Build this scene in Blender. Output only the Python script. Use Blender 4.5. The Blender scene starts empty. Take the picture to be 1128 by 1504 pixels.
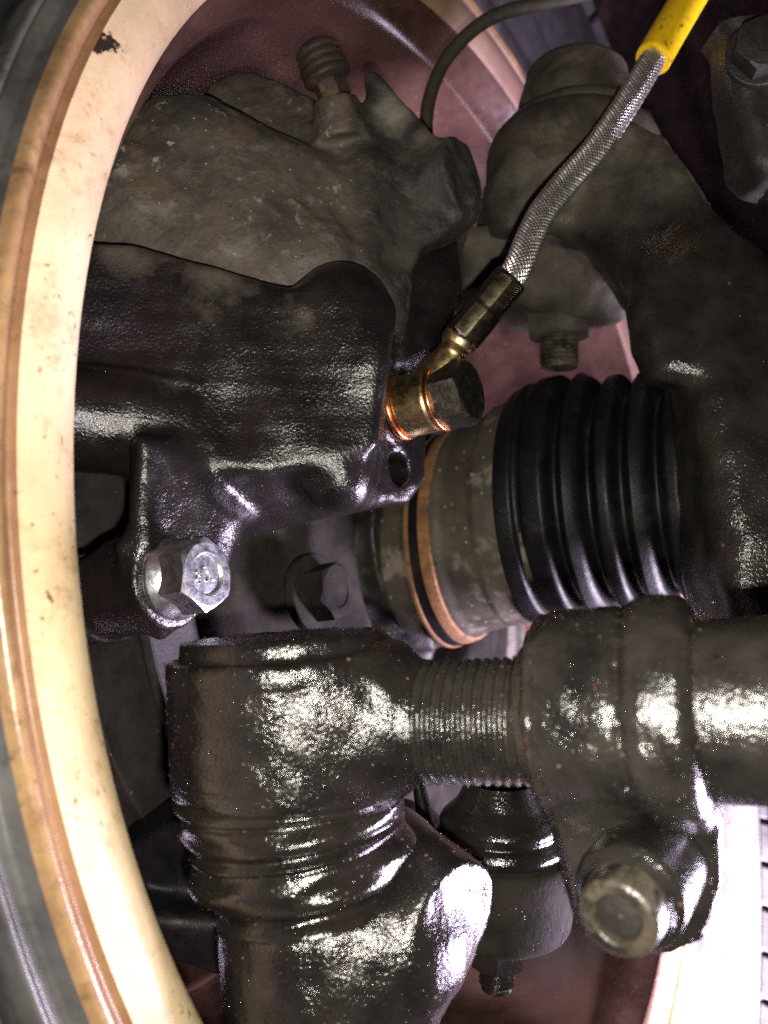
import bpy, bmesh, math, random
import numpy as np
from mathutils import Vector, Matrix
random.seed(7); np.random.seed(7)
sc = bpy.context.scene
C = sc.collection

# ------------------------------------------------------------------ camera
F = 1250.0                     # focal length in photo pixels (photo is 1128 x 1504)
H = 0.33                       # camera height above the ground (m)
cam_d = bpy.data.cameras.new('camera'); cam = bpy.data.objects.new('camera', cam_d); C.objects.link(cam)
cam_d.sensor_fit = 'VERTICAL'; cam_d.sensor_height = 36.0; cam_d.lens = 36.0*F/1504
cam.location = (0, 0, H); cam.rotation_euler = (math.radians(90), 0, 0)
cam_d.clip_start = 0.01; cam_d.clip_end = 50
cam_d.dof.use_dof = True; cam_d.dof.focus_distance = 0.185; cam_d.dof.aperture_fstop = 17
sc.camera = cam
# ------------------------------------------------------------------ light
w = bpy.data.worlds.new('World'); sc.world = w; w.use_nodes = True
bg = w.node_tree.nodes['Background']
bg.inputs[0].default_value = (0.72, 0.56, 0.80, 1); bg.inputs[1].default_value = 0.015
def lamp(name, kind, loc, power, col):
    d = bpy.data.lights.new(name, kind); d.energy = power; d.color = col
    o = bpy.data.objects.new(name, d); C.objects.link(o); o.location = loc; return o
fl = lamp('phone_flash', 'POINT', (0.004, 0.0, H-0.0115), 2.0, (1.0, 0.93, 0.82)); fl.data.shadow_soft_size = 0.0018
day = lamp('daylight_under_car', 'AREA', (0.42, 0.27, H-0.24), 4.0, (0.88, 0.74, 1.0))
day.data.shape = 'RECTANGLE'; day.data.size = 0.20; day.data.size_y = 0.16; day.data.spread = math.radians(110)
day.rotation_euler = (Vector((0.08, 0.26, H-0.13)) - day.location).to_track_quat('-Z', 'Y').to_euler()
sun = lamp('sunlight_on_tyre', 'SPOT', (0.34, 0.08, H-0.42), 480.0, (0.95, 0.86, 1.0))
sun.data.spot_size = math.radians(27); sun.data.spot_blend = 0.6; sun.data.shadow_soft_size = 0.01
sun.rotation_euler = (Vector((0.160, 0.37, H-0.215)) - sun.location).to_track_quat('-Z', 'Y').to_euler()
sc.view_settings.view_transform = 'Standard'; sc.view_settings.look = 'None'
sc.view_settings.exposure = 0.25; sc.view_settings.gamma = 1
sc.render.engine = 'CYCLES'; sc.cycles.use_denoising = False
sc.cycles.max_bounces = 6; sc.cycles.caustics_reflective = False; sc.cycles.caustics_refractive = False
sc.cycles.sample_clamp_indirect = 3.0

# ------------------------------------------------------------------ helpers
def P(px, py, D):
    """point seen at photo pixel (px,py) at depth D"""
    return Vector(((px-564)/F*D, D, (752-py)/F*D + H))
def dirn(v): return Vector((v[0], -v[2], v[1])).normalized()   # (right, up, toward viewer) -> world
NW = Vector((0.838, -0.525, 0.1485)).normalized()              # wheel axis, pointing inboard
WC = Vector((0.0523, 0.2884, -0.0107+H))                       # centre of the rim's inboard lip circle

def link(o, parent=None):
    C.objects.link(o)
    if parent is not None: o.parent = parent
    return o
def thing(name, label, cat, loc, group=None):
    o = bpy.data.objects.new(name, None); C.objects.link(o); o.location = loc
    o.empty_display_size = 0.01
    o['label'] = label; o['category'] = cat
    if group: o['group'] = group
    return o
def root_of(o):
    l = Vector((0, 0, 0))
    while o is not None: l += Vector(o.location); o = o.parent
    return l
def mesh(name, verts, faces, mat, parent=None, smooth=True, sharp=40, label=None):
    off = root_of(parent) if parent is not None else Vector((0, 0, 0))
    v = np.asarray([tuple(p) for p in verts] if not isinstance(verts, np.ndarray) else verts, dtype=np.float64)
    # place the origin at the piece's own middle
    c = (v.min(0)+v.max(0))/2
    me = bpy.data.meshes.new(name)
    me.from_pydata((v-c).tolist(), [], [tuple(int(i) for i in f) for f in faces]); me.update()
    me.validate()
    if smooth:
        me.shade_smooth()
        if sharp: me.set_sharp_from_angle(angle=math.radians(sharp))
    me.materials.append(mat)
    o = bpy.data.objects.new(name, me); link(o, parent); o.location = Vector(c) - off
    if label: o['label'] = label
    return o
def basis(a):
    a = Vector(a).normalized()
    t = Vector((0, 0, 1)) if abs(a.z) < 0.9 else Vector((1, 0, 0))
    u = t.cross(a).normalized(); return u, a.cross(u).normalized(), a
def lathe_geo(prof, o, a, seg=64, arc=None, cap0=False, cap1=False, wob=0.0, path=None):
    """prof: (h along axis, r).  path(h)-> centre override"""
    u, v, a = basis(a); vs = []; fs = []
    full = arc is None; n = seg
    t0, t1 = (0, 2*math.pi) if full else arc
    cols = n if full else n+1
    for h, r in prof:
        c = Vector(o)+a*h if path is None else path(h)
        for j in range(cols):
            t = t0+(t1-t0)*j/n
            rr = r*(1+wob*math.sin(3*t+h*400)*0.6+wob*math.sin(7*t+h*900)*0.4)
            vs.append(c+u*(rr*math.cos(t))+v*(rr*math.sin(t)))
    for i in range(len(prof)-1):
        for j in range(n):
            k = (j+1) % cols
            fs.append((i*cols+j, i*cols+k, (i+1)*cols+k, (i+1)*cols+j))
    if cap0: fs.append(tuple(reversed(range(cols))))
    if cap1: b = (len(prof)-1)*cols; fs.append(tuple(range(b, b+cols)))
    return vs, fs
def lathe(name, prof, o, a, mat, parent, seg=64, sharp=35, label=None, **k):
    vs, fs = lathe_geo(prof, o, a, seg, **k); return mesh(name, vs, fs, mat, parent, True, sharp, label)
def rounded(prof, r=0.0006, n=3):
    """round the corners of a lathe profile"""
    out = [prof[0]]
    for i in range(1, len(prof)-1):
        p0, p1, p2 = (np.array(prof[i+d], float) for d in (-1, 0, 1))
        d0 = p0-p1; d2 = p2-p1; l0 = np.linalg.norm(d0); l2 = np.linalg.norm(d2)
        if l0 < 1e-7 or l2 < 1e-7: continue
        rr = min(r, l0*.45, l2*.45); a0 = p1+d0/l0*rr; a2 = p1+d2/l2*rr
        for k in range(n+1):
            t = k/n; out.append(tuple((1-t)**2*a0+2*t*(1-t)*p1+t*t*a2))
    out.append(prof[-1]); return out
def catmull(pts, n):
    p = [np.array(q, float) for q in pts]; p = [2*p[0]-p[1]]+p+[2*p[-1]-p[-2]]
    out = []
    for i in range(1, len(p)-2):
        for k in range(n):
            t = k/n
            out.append(0.5*((2*p[i])+(-p[i-1]+p[i+1])*t+(2*p[i-1]-5*p[i]+4*p[i+1]-p[i+2])*t*t+(-p[i-1]+3*p[i]-3*p[i+1]+p[i+2])*t**3))
    out.append(p[-2]); return np.array(out)
def resample(pts, step):
    d = np.r_[0, np.cumsum(np.linalg.norm(np.diff(pts, axis=0), axis=1))]
    n = max(2, int(d[-1]/step)); s = np.linspace(0, d[-1], n+1)
    return np.stack([np.interp(s, d, pts[:, i]) for i in range(3)], 1), s
def frames(pts):
    T = np.gradient(pts, axis=0); T /= np.linalg.norm(T, axis=1)[:, None]
    U = np.zeros_like(T); u = np.cross(T[0], [0, 0, 1.0]); u /= np.linalg.norm(u)
    for i in range(len(T)):
        u = u-T[i]*np.dot(u, T[i]); u /= np.linalg.norm(u); U[i] = u
    return T, U, np.cross(T, U)
def tube_geo(pts, r, seg=16, cap=True):
    T, U, V = frames(pts); r = np.broadcast_to(r, len(pts)); vs = []; fs = []
    for i in range(len(pts)):
        for j in range(seg):
            t = 2*math.pi*j/seg; vs.append(pts[i]+r[i]*(math.cos(t)*U[i]+math.sin(t)*V[i]))
    for i in range(len(pts)-1):
        for j in range(seg):
            k = (j+1) % seg; fs.append((i*seg+j, i*seg+k, (i+1)*seg+k, (i+1)*seg+j))
    if cap:
        fs.append(tuple(reversed(range(seg)))); b = (len(pts)-1)*seg; fs.append(tuple(range(b, b+seg)))
    return np.array(vs), fs

# ---- cast shapes: signed distance fields meshed with surface nets (coordinates: x right, y depth, z up)
class Field:
    def __init__(s, lo, hi, h):
        s.lo = np.array(lo, np.float64); s.h = h
        n = np.ceil((np.array(hi)-s.lo)/h).astype(int)+1; s.n = n
        ax = [(s.lo[i]+h*np.arange(n[i])).astype(np.float32) for i in range(3)]
        s.ax = ax
        s.X = ax[0][:, None, None]; s.Y = ax[1][None, :, None]; s.Z = ax[2][None, None, :]
        s.F = np.full(n, 1.0, np.float32)
    def add(s, d, k=0.003):
        if k <= 0: np.minimum(s.F, d, out=s.F); return s
        h = np.clip(0.5+0.5*(d-s.F)/k, 0, 1); s.F = (d*(1-h)+s.F*h-k*h*(1-h)).astype(np.float32)*1.0; return s
    def cut(s, d, k=0.002):
        d = -d
        if k <= 0: np.maximum(s.F, d, out=s.F); return s
        h = np.clip(0.5-0.5*(d-s.F)/k, 0, 1); s.F = (d*(1-h)+s.F*h+k*h*(1-h)).astype(np.float32); return s
    # primitives ----------------------------------------------------
    def capsule(s, a, b, ra, rb=None):
        a = np.array(a); b = np.array(b); rb = ra if rb is None else rb
        d = b-a; L = float(d@d)
        t = np.clip(((s.X-a[0])*d[0]+(s.Y-a[1])*d[1]+(s.Z-a[2])*d[2])/L, 0, 1)
        return np.sqrt((s.X-a[0]-t*d[0])**2+(s.Y-a[1]-t*d[1])**2+(s.Z-a[2]-t*d[2])**2)-(ra+(rb-ra)*t)
    def cyl(s, a, b, ra, rb=None, rd=0.0008):
        a = np.array(a); b = np.array(b); d = b-a; L = np.linalg.norm(d); d = d/L
        rb = ra if rb is None else rb
        t = (s.X-a[0])*d[0]+(s.Y-a[1])*d[1]+(s.Z-a[2])*d[2]
        q = np.sqrt(np.maximum((s.X-a[0])**2+(s.Y-a[1])**2+(s.Z-a[2])**2-t*t, 0))
        dr = q-(ra+(rb-ra)*np.clip(t/L, 0, 1))+rd; dh = np.maximum(-t, t-L)+rd
        return np.sqrt(np.maximum(dr, 0)**2+np.maximum(dh, 0)**2)+np.minimum(np.maximum(dr, dh), 0)-rd
    def ellipsoid(s, c, r, axes=None):
        dx, dy, dz = s.X-c[0], s.Y-c[1], s.Z-c[2]
        if axes is None: q = (dx/r[0])**2+(dy/r[1])**2+(dz/r[2])**2
        else: q = sum(((dx*a[0]+dy*a[1]+dz*a[2])/r[i])**2 for i, a in enumerate(axes))
        return (np.sqrt(q)-1)*min(r)
    def prism(s, pts, D, back, gx=0.0, gz=0.0, qx=0.0, qz=0.0, rd=0.002):
        """outline given in photo pixels at depth D, extruded in depth to D+back; front face slopes gx,gz and bulges qx,qz"""
        p = np.array([((x-564)/F*D, (752-y)/F*D) for x, y in pts])
        X = s.ax[0][:, None]; Z = s.ax[2][None, :]
        d = np.full((len(s.ax[0]), len(s.ax[2])), 1e9); sg = np.ones_like(d)
        n = len(p)
        for i in range(n):
            a = p[i]; b = p[i-1]; e = b-a; wx = X-a[0]; wz = Z-a[1]
            t = np.clip((wx*e[0]+wz*e[1])/(e@e), 0, 1)
            d = np.minimum(d, (wx-e[0]*t)**2+(wz-e[1]*t)**2)
            c1 = Z >= a[1]; c2 = Z < b[1]; c3 = e[0]*wz > e[1]*wx
            fl_ = (c1 & c2 & c3) | (~c1 & ~c2 & ~c3); sg = np.where(fl_, -sg, sg)
        d2 = (np.sqrt(d)*sg).astype(np.float32)+rd
        c = p.mean(0); dx = X-c[0]; dz = Z-c[1]
        fr = (D+gx*dx+gz*dz+qx*dx*dx+qz*dz*dz).astype(np.float32)
        g = 1/math.sqrt(1+gx*gx+gz*gz)
        dy = np.maximum((fr[:, None, :]-s.Y)*g, s.Y-(D+back))+rd
        d2 = d2[:, None, :]
        return np.sqrt(np.maximum(d2, 0)**2+np.maximum(dy, 0)**2)+np.minimum(np.maximum(d2, dy), 0)-rd
    def half(s, c, nrm):
        """half space on the +nrm side"""
        nrm = Vector(nrm).normalized(); return -((s.X-c[0])*nrm[0]+(s.Y-c[1])*nrm[1]+(s.Z-c[2])*nrm[2])+0*s.F
    def rough(s, amp, wl, seed=0):
        r = np.random.RandomState(seed); f = np.zeros_like(s.F)
        for k in range(10):
            v = r.normal(size=3); v /= np.linalg.norm(v); q = 2*math.pi/(wl*r.uniform(.6, 1.8)); ph = r.uniform(0, 6.28)
            f += np.sin(q*(v[0]*s.X+v[1]*s.Y+v[2]*s.Z)+ph)
        s.F += (amp/4*f).astype(np.float32); return s
    def build(s):
        Fv = s.F; ins = Fv < 0; n = Fv.shape
        # active cells
        cs = np.zeros(tuple(np.array(n)-1), np.int8)
        for i in (0, 1):
            for j in (0, 1):
                for k in (0, 1): cs += ins[i:n[0]-1+i, j:n[1]-1+j, k:n[2]-1+k]
        act = np.argwhere((cs > 0) & (cs < 8)); idx = np.full(cs.shape, -1, np.int64)
        idx[act[:, 0], act[:, 1], act[:, 2]] = np.arange(len(act))
        pos = np.zeros((len(act), 3)); cnt = np.zeros(len(act))
        offs = [(i, j, k) for i in (0, 1) for j in (0, 1) for k in (0, 1)]
        val = {o: Fv[act[:, 0]+o[0], act[:, 1]+o[1], act[:, 2]+o[2]] for o in offs}
        for o in offs:
            for axx in range(3):
                if o[axx] == 0:
                    o2 = list(o); o2[axx] = 1; o2 = tuple(o2); a = val[o]; b = val[o2]
                    m = (a < 0) != (b < 0); t = np.where(m, a/np.where(m, a-b, 1), 0)
                    q = np.tile(np.array(o, float), (len(act), 1)); q[:, axx] += t
                    pos[m] += q[m]; cnt[m] += 1
        v = (act+pos/np.maximum(cnt, 1)[:, None])*s.h+s.lo
        faces = []
        for axx in range(3):
            b, c = [(1, 2), (2, 0), (0, 1)][axx]
            sl0 = [slice(None)]*3; sl1 = [slice(None)]*3; sl0[axx] = slice(0, -1); sl1[axx] = slice(1, None)
            i0 = ins[tuple(sl0)]; i1 = ins[tuple(sl1)]
            e = np.argwhere(i0 != i1)
            e = e[(e[:, b] > 0) & (e[:, c] > 0) & (e[:, b] < n[b]-1) & (e[:, c] < n[c]-1)]
            fl_ = i0[e[:, 0], e[:, 1], e[:, 2]]
            def cell(db, dc):
                q = e.copy(); q[:, b] -= db; q[:, c] -= dc; return idx[q[:, 0], q[:, 1], q[:, 2]]
            Q = np.stack([cell(1, 1), cell(0, 1), cell(0, 0), cell(1, 0)], 1)
            Q[~fl_] = Q[~fl_][:, ::-1]; faces.append(Q)
        v[:, 2] += H
        return v, np.concatenate(faces)
def Q(px, py, D): return np.array([(px-564)/F*D, D, (752-py)/F*D])       # like P, without the camera height
def bounds(*pts, pad=0.012):
    a = np.array(pts); return a.min(0)-pad, a.max(0)+pad
def relax(v, f, it=2, lam=0.5):
    for _ in range(it):
        acc = np.zeros_like(v); cnt = np.zeros(len(v))
        for i in range(4):
            a = f[:, i]; b = f[:, (i+1) % 4]
            np.add.at(acc, a, v[b]); np.add.at(cnt, a, 1); np.add.at(acc, b, v[a]); np.add.at(cnt, b, 1)
        v = v+lam*(acc/np.maximum(cnt, 1)[:, None]-v)
    return v
def cast(name, fld, mat, parent, it=2, label=None):
    v, f = fld.build(); v = relax(v, f, it)
    return mesh(name, v, f.tolist(), mat, parent, True, 0, label)

# ------------------------------------------------------------------ materials
class M:
    """small node builder over Object coordinates"""
    def __init__(s, name):
        s.m = bpy.data.materials.new(name); s.m.use_nodes = True; s.t = s.m.node_tree
        s.b = s.t.nodes['Principled BSDF']; s.co = s.t.nodes.new('ShaderNodeNewGeometry').outputs['Position']
        s.h = None
    def n(s, t, **k):
        x = s.t.nodes.new(t)
        for a, b in k.items(): setattr(x, a, b)
        return x
    def l(s, a, b): s.t.links.new(a, b)
    def noise(s, scale, detail=4, rough=.55, dist=0.0):
        x = s.n('ShaderNodeTexNoise'); x.inputs['Scale'].default_value = scale; x.inputs['Detail'].default_value = detail
        x.inputs['Roughness'].default_value = rough; x.inputs['Distortion'].default_value = dist
        s.l(s.co, x.inputs['Vector']); return x.outputs['Fac']
    def voro(s, scale, feature='F1', rnd=1.0):
        x = s.n('ShaderNodeTexVoronoi'); x.feature = feature; x.inputs['Scale'].default_value = scale
        x.inputs['Randomness'].default_value = rnd; s.l(s.co, x.inputs['Vector']); return x.outputs['Distance']
    def ramp(s, f, lo, hi, a=0.0, b=1.0):
        x = s.n('ShaderNodeMapRange'); x.inputs[1].default_value = lo; x.inputs[2].default_value = hi
        x.inputs[3].default_value = a; x.inputs[4].default_value = b; s.l(f, x.inputs[0]); return x.outputs[0]
    def mul(s, a, b, op='MULTIPLY'):
        x = s.n('ShaderNodeMath', operation=op)
        for i, q in enumerate((a, b)):
            if isinstance(q, (int, float)): x.inputs[i].default_value = q
            else: s.l(q, x.inputs[i])
        return x.outputs[0]
    def mix(s, f, a, b):
        x = s.n('ShaderNodeMix', data_type='RGBA')
        if isinstance(f, (int, float)): x.inputs[0].default_value = f
        else: s.l(f, x.inputs[0])
        for i, q in ((6, a), (7, b)):
            if isinstance(q, tuple): x.inputs[i].default_value = (*q, 1)
            else: s.l(q, x.inputs[i])
        return x.outputs[2]
    def color(s, c):
        if isinstance(c, tuple): s.b.inputs['Base Color'].default_value = (*c, 1)
        else: s.l(c, s.b.inputs['Base Color'])
    def rough(s, r):
        if isinstance(r, (int, float)): s.b.inputs['Roughness'].default_value = r
        else: s.l(r, s.b.inputs['Roughness'])
    def metal(s, r):
        if isinstance(r, (int, float)): s.b.inputs['Metallic'].default_value = r
        else: s.l(r, s.b.inputs['Metallic'])
    def bump(s, f, dist, strength=1.0):
        x = s.n('ShaderNodeBump'); x.inputs['Distance'].default_value = dist; x.inputs['Strength'].default_value = strength
        s.l(f, x.inputs['Height'])
        if s.h is not None: s.l(s.h, x.inputs['Normal'])
        s.h = x.outputs[0]; s.l(s.h, s.b.inputs['Normal'])
    def spec(s, v): s.b.inputs['Specular IOR Level'].default_value = v

def oily(name, c1, c2, grain=1400, amp=.00016, r=(.22, .42), spec=.6, specks=None, patch=None, big=.0004):
    m = M(name)
    col = m.mix(m.ramp(m.noise(90, 6, .65), .35, .68), c1, c2)
    if patch:
        pc, sc_, lo, hi = patch; col = m.mix(m.ramp(m.noise(sc_, 7, .7, .6), lo, hi), col, pc)
    if specks:
        pc, sc_, th = specks; col = m.mix(m.ramp(m.voro(sc_), th, th*.6), col, pc)
    m.color(col); m.rough(m.ramp(m.noise(260, 5, .6), .3, .7, r[0], r[1])); m.spec(spec)
    m.bump(m.noise(240, 4, .5), big); m.bump(m.noise(grain, 3, .6), amp)
    return m.m
BLK = (.010, .008, .008)
m_caliper_black = oily('black oily caliper iron', (.005, .0042, .0042), (.012, .0095, .009), 1350, .00020, (.19, .34), .5, specks=((.05, .042, .035), 300, .05), patch=((.06, .052, .042), 30, .66, .90), big=.00006)
def dust_blob(mt, spots, col, scale=110, wt=1.0):
    """a patch of dried road dust with its own ragged shape"""
    t = mt.node_tree; b_ = t.nodes['Principled BSDF']; geo = t.nodes.new('ShaderNodeNewGeometry')
    src = b_.inputs['Base Color'].links[0].from_socket
    nz = t.nodes.new('ShaderNodeTexNoise'); nz.inputs['Scale'].default_value = scale; nz.inputs['Detail'].default_value = 7; nz.inputs['Roughness'].default_value = .7
    t.links.new(geo.outputs['Position'], nz.inputs['Vector'])
    for pos, rad, lo, hi in spots:
        ds_ = t.nodes.new('ShaderNodeVectorMath'); ds_.operation = 'DISTANCE'; ds_.inputs[1].default_value = pos
        t.links.new(geo.outputs['Position'], ds_.inputs[0])
        mr = t.nodes.new('ShaderNodeMapRange'); mr.inputs[1].default_value = rad; mr.inputs[2].default_value = 0; t.links.new(ds_.outputs['Value'], mr.inputs[0])
        ad = t.nodes.new('ShaderNodeMath'); ad.operation = 'MULTIPLY_ADD'; ad.inputs[1].default_value = wt; t.links.new(nz.outputs['Fac'], ad.inputs[0]); t.links.new(mr.outputs[0], ad.inputs[2])
        m2 = t.nodes.new('ShaderNodeMapRange'); m2.inputs[1].default_value = lo; m2.inputs[2].default_value = hi; t.links.new(ad.outputs[0], m2.inputs[0])
        mx = t.nodes.new('ShaderNodeMix'); mx.data_type = 'RGBA'; t.links.new(m2.outputs[0], mx.inputs[0]); t.links.new(src, mx.inputs[6]); mx.inputs[7].default_value = (*col, 1)
        src = mx.outputs[2]
    t.links.new(src, b_.inputs['Base Color'])
dust_blob(m_caliper_black, [(P(430, 480, .203), .014, .80, 1.15), (P(330, 410, .200), .022, .95, 1.35), (P(190, 370, .196), .016, .95, 1.4)], (.085, .074, .058))
def caliper_rust():
    m = M('rusted caliper iron with pale flakes')
    base = m.mix(m.ramp(m.noise(55, 7, .7, .4), .36, .66), (.036, .030, .025), (.085, .070, .055))
    base = m.mix(m.ramp(m.noise(38, 8, .7, .8), .56, .70), base, (.10, .058, .032))
    base = m.mix(m.ramp(m.noise(70, 8, .75, .5), .55, .68), base, (.13, .125, .115))
    n1 = m.ramp(m.noise(260, 5, .65, .35), .595, .68); n2 = m.ramp(m.noise(34, 3), .42, .60)
    base = m.mix(m.mul(n1, n2), base, (.34, .31, .26))
    base = m.mix(m.ramp(m.voro(330), .10, .05), base, (.30, .26, .21))
    base = m.mix(m.ramp(m.noise(420, 6, .7), .60, .74), base, (.015, .012, .010))
    # the heat side is rusted and flaked, the hose side stays dark grey
    g_ = m.mix(m.ramp(m.noise(70, 7, .7), .38, .66), (.014, .0125, .011), (.046, .041, .034))
    g_ = m.mix(m.ramp(m.noise(45, 7, .7), .57, .68), g_, (.105, .096, .076))
    sx = m.n('ShaderNodeSeparateXYZ'); m.l(m.co, sx.inputs[0])
    base = m.mix(m.ramp(m.mul(sx.outputs[0], m.mul(m.noise(60, 5, .6), .022), 'ADD'), .0005, .0085), base, g_)
    m.color(base); m.rough(m.ramp(m.noise(160, 4), .3, .7, .5, .8)); m.spec(.4)
    m.bump(m.noise(130, 6, .65), .0009); m.bump(m.noise(900, 4, .6), .00025); return m.m
m_caliper_rust = caliper_rust()
m_grimy = oily('greasy gritty black paint', (.0055, .0048, .0045), (.017, .0142, .0128), 1500, .00019, (.12, .24), .7, specks=((.16, .12, .06), 170, .06), big=.00012)
m_grimy_rod = oily('greasy gritty steel', (.0075, .0068, .0063), (.029, .0255, .0225), 1300, .00020, (.13, .26), .7, specks=((.18, .11, .06), 190, .06), patch=((.24, .085, .035), 60, .65, .69), big=.00014)
m_rubber = oily('wet black rubber', (.007, .006, .0055), (.018, .015, .012), 1300, .00014, (.10, .22), .6, specks=((.10, .07, .03), 200, .05), big=.00014)
m_boot = oily('black boot rubber', (.003, .003, .0035), (.0085, .008, .0085), 1500, .00012, (.36, .55), .22, specks=((.05, .05, .06), 320, .06), patch=((.024, .022, .022), 60, .56, .75), big=.00008)
m_dark = oily('dark dirty iron', (.009, .008, .0075), (.028, .024, .020), 1100, .0002, (.4, .65), .4, specks=((.11, .095, .07), 240, .08), patch=((.065, .058, .044), 46, .60, .74), big=.0002)
m_dusty = oily('dusty olive iron', (.028, .024, .0185), (.080, .069, .053), 1000, .0003, (.6, .85), .3, specks=((.12, .10, .08), 220, .05), patch=((.14, .125, .10), 44, .54, .72), big=.0002)
m_cheek = oily('dark grey caliper iron', (.016, .014, .012), (.038, .034, .028), 1200, .0004, (.38, .58), .4, specks=((.10, .09, .07), 300, .05), patch=((.10, .092, .075), 40, .60, .75), big=.0002)
m_shield = oily('dusty shield steel', (.012, .0098, .0092), (.030, .025, .023), 900, .00014, (.5, .75), .4, specks=((.20, .11, .06), 200, .08), big=.0001)
m_nut = oily('dirty steel nut', (.020, .016, .012), (.12, .10, .07), 900, .0002, (.25, .45), .6, patch=((.012, .010, .008), 190, .50, .60), big=.00015)
m_tyre = oily('dusty tyre rubber', (.014, .012, .0135), (.034, .029, .032), 900, .00015, (.55, .8), .35, patch=((.07, .062, .064), 40, .55, .74), big=.0002)
m_liner = oily('dusty brown liner plastic', (.008, .004, .0042), (.026, .013, .0125), 300, .0003, (.75, .9), .15, patch=((.075, .040, .034), 14, .54, .72), big=.0006)
dust_blob(m_caliper_rust, [(P(580, 160, .226), .012, .85, 1.3), (P(635, 215, .226), .009, .8, 1.2)], (.13, .12, .095))
m_bleed = oily('brown rusted screw steel', (.016, .012, .009), (.045, .032, .022), 900, .0002, (.5, .7), .4, patch=((.14, .07, .03), 120, .56, .68), big=.0001)
m_hub = oily('black greasy hub iron', (.010, .0088, .0078), (.030, .0255, .021), 1100, .0002, (.75, .92), .10, specks=((.06, .05, .04), 240, .06), patch=((.035, .031, .025), 50, .62, .76), big=.0002)
def arm_mat():
    m = M('black textured arm paint under olive dust')
    a = m.mix(m.ramp(m.noise(90, 6, .65), .35, .68), (.009, .0083, .008), (.028, .024, .020))
    du = m.mix(m.ramp(m.noise(40, 7, .7), .4, .65), (.028, .024, .018), (.120, .106, .080))
    sx = m.n('ShaderNodeSeparateXYZ'); m.l(m.co, sx.inputs[0])
    hgt = m.mul(sx.outputs[2], m.mul(m.noise(60, 4, .6), .020), 'ADD')
    k = m.ramp(hgt, H+.090, H+.104)
    col = m.mix(k, a, du); col = m.mix(m.ramp(m.voro(110), .055, .035), col, (.16, .07, .03))
    m.color(col); m.rough(m.mix(k, (.20, .20, .20), (.75, .75, .75))); m.spec(.55)
    m.bump(m.noise(240, 4), .00012); m.bump(m.noise(1100, 3, .6), .00028); return m.m
m_arm = arm_mat()
def joint_metal():
    m = M('stained joint housing steel')
    b = m.mix(m.ramp(m.noise(70, 7, .7), .38, .64), (.034, .029, .022), (.078, .066, .050))
    b = m.mix(m.ramp(m.noise(95, 5, .6, .15), .55, .66), b, (.17, .15, .115))
    b = m.mix(m.ramp(m.voro(240), .13, .07), b, (.30, .26, .19))
    m.color(b); m.rough(.6); m.spec(.4); m.bump(m.noise(400, 5, .6), .0002); return m.m
m_joint = joint_metal()
def rust_ring():
    m = M('orange rust'); b = m.mix(m.ramp(m.noise(300, 6, .7), .35, .65), (.12, .052, .018), (.26, .13, .050)); b = m.mix(m.ramp(m.noise(150, 7, .7), .54, .66), b, (.07, .040, .022))
    m.color(b); m.rough(.85); m.bump(m.noise(1200, 4), .0002); return m.m
m_rust = rust_ring()
def plated(name, c1, c2, rg=(.14, .3), bumpd=.00004, blot=None, metal=1.0):
    m = M(name); b = m.mix(m.ramp(m.noise(260, 6, .65, .4), .35, .65), c1, c2)
    if blot: b = m.mix(m.ramp(m.noise(blot[1], 7, .7), blot[2], blot[2]+.1), b, blot[0])
    m.color(b); m.metal(metal); m.rough(m.ramp(m.noise(500, 4), .3, .7, *rg)); m.bump(m.noise(1500, 4), bumpd); return m.m
m_zinc = plated('bright zinc plate', (.42, .46, .46), (.62, .63, .65), (.26, .42), .00005, ((.35, .34, .36), 300, .64))
m_brass = plated('yellow zinc plate', (.46, .33, .13), (.68, .54, .28), (.28, .42), .00005, ((.10, .075, .04), 220, .60))
m_copper = plated('copper', (.80, .30, .12), (.92, .45, .22), (.2, .38))
m_blackbolt = plated('black oxide bolt', (.07, .065, .055), (.16, .15, .125), (.36, .52), .00008, ((.36, .33, .25), 300, .60))
m_ferrule = plated('olive plated ferrule', (.13, .11, .065), (.24, .215, .15), (.24, .36), .00004)
m_braid = plated('stainless braid wire', (.78, .75, .70), (.92, .89, .85), (.30, .42), .00002)
def flat(name, c, r=.5, spec=.5):
    m = M(name); m.color(c); m.rough(r); m.spec(spec); return m.m
m_braid_core = flat('dark braid core', (.05, .045, .045), .4)
def yellow():
    m = M('yellow sleeve plastic'); b = m.mix(m.ramp(m.noise(110, 6, .65), .35, .7), (.93, .61, .012), (.82, .50, .014))
    b = m.mix(m.mul(m.ramp(m.noise(420, 6, .7, .6), .55, .66), m.ramp(m.noise(90, 3), .42, .6)), b, (.10, .065, .015))
    m.color(b); m.rough(.38); m.bump(m.noise(800, 3), .00006); return m.m
m_yellow = yellow()
def rim_mat(name, c1, c2, speck, dirt, rg=(.3, .5), spec=.5, far_shade=None, bmp=.0001):
    m = M(name); b = m.mix(m.ramp(m.noise(60, 7, .65), .35, .68), c1, c2)
    b = m.mix(m.ramp(m.noise(90, 9, .78, .5), .52, .72), b, dirt)
    b = m.mix(m.mul(m.ramp(m.noise(620, 4, .6), .62, .69), m.ramp(m.noise(45, 3), .40, .60)), b, speck)
    b = m.mix(m.mul(m.ramp(m.noise(260, 7, .75, 1.0), .66, .70), m.ramp(m.noise(22, 2), .55, .66)), b, (.03, .02, .015))
    if far_shade:                                            # distant side of the lip is coloured darker, imitating the light's falloff
        sx = m.n('ShaderNodeSeparateXYZ'); m.l(m.co, sx.inputs[0])
        b = m.mix(m.ramp(m.mul(sx.outputs[0], m.mul(m.noise(25, 5), .06), 'ADD'), .03, .07), b, far_shade)
    m.color(b); m.rough(m.ramp(m.noise(200, 4), .3, .7, *rg)); m.spec(spec); m.bump(m.noise(500, 5), bmp); return m.m
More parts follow.
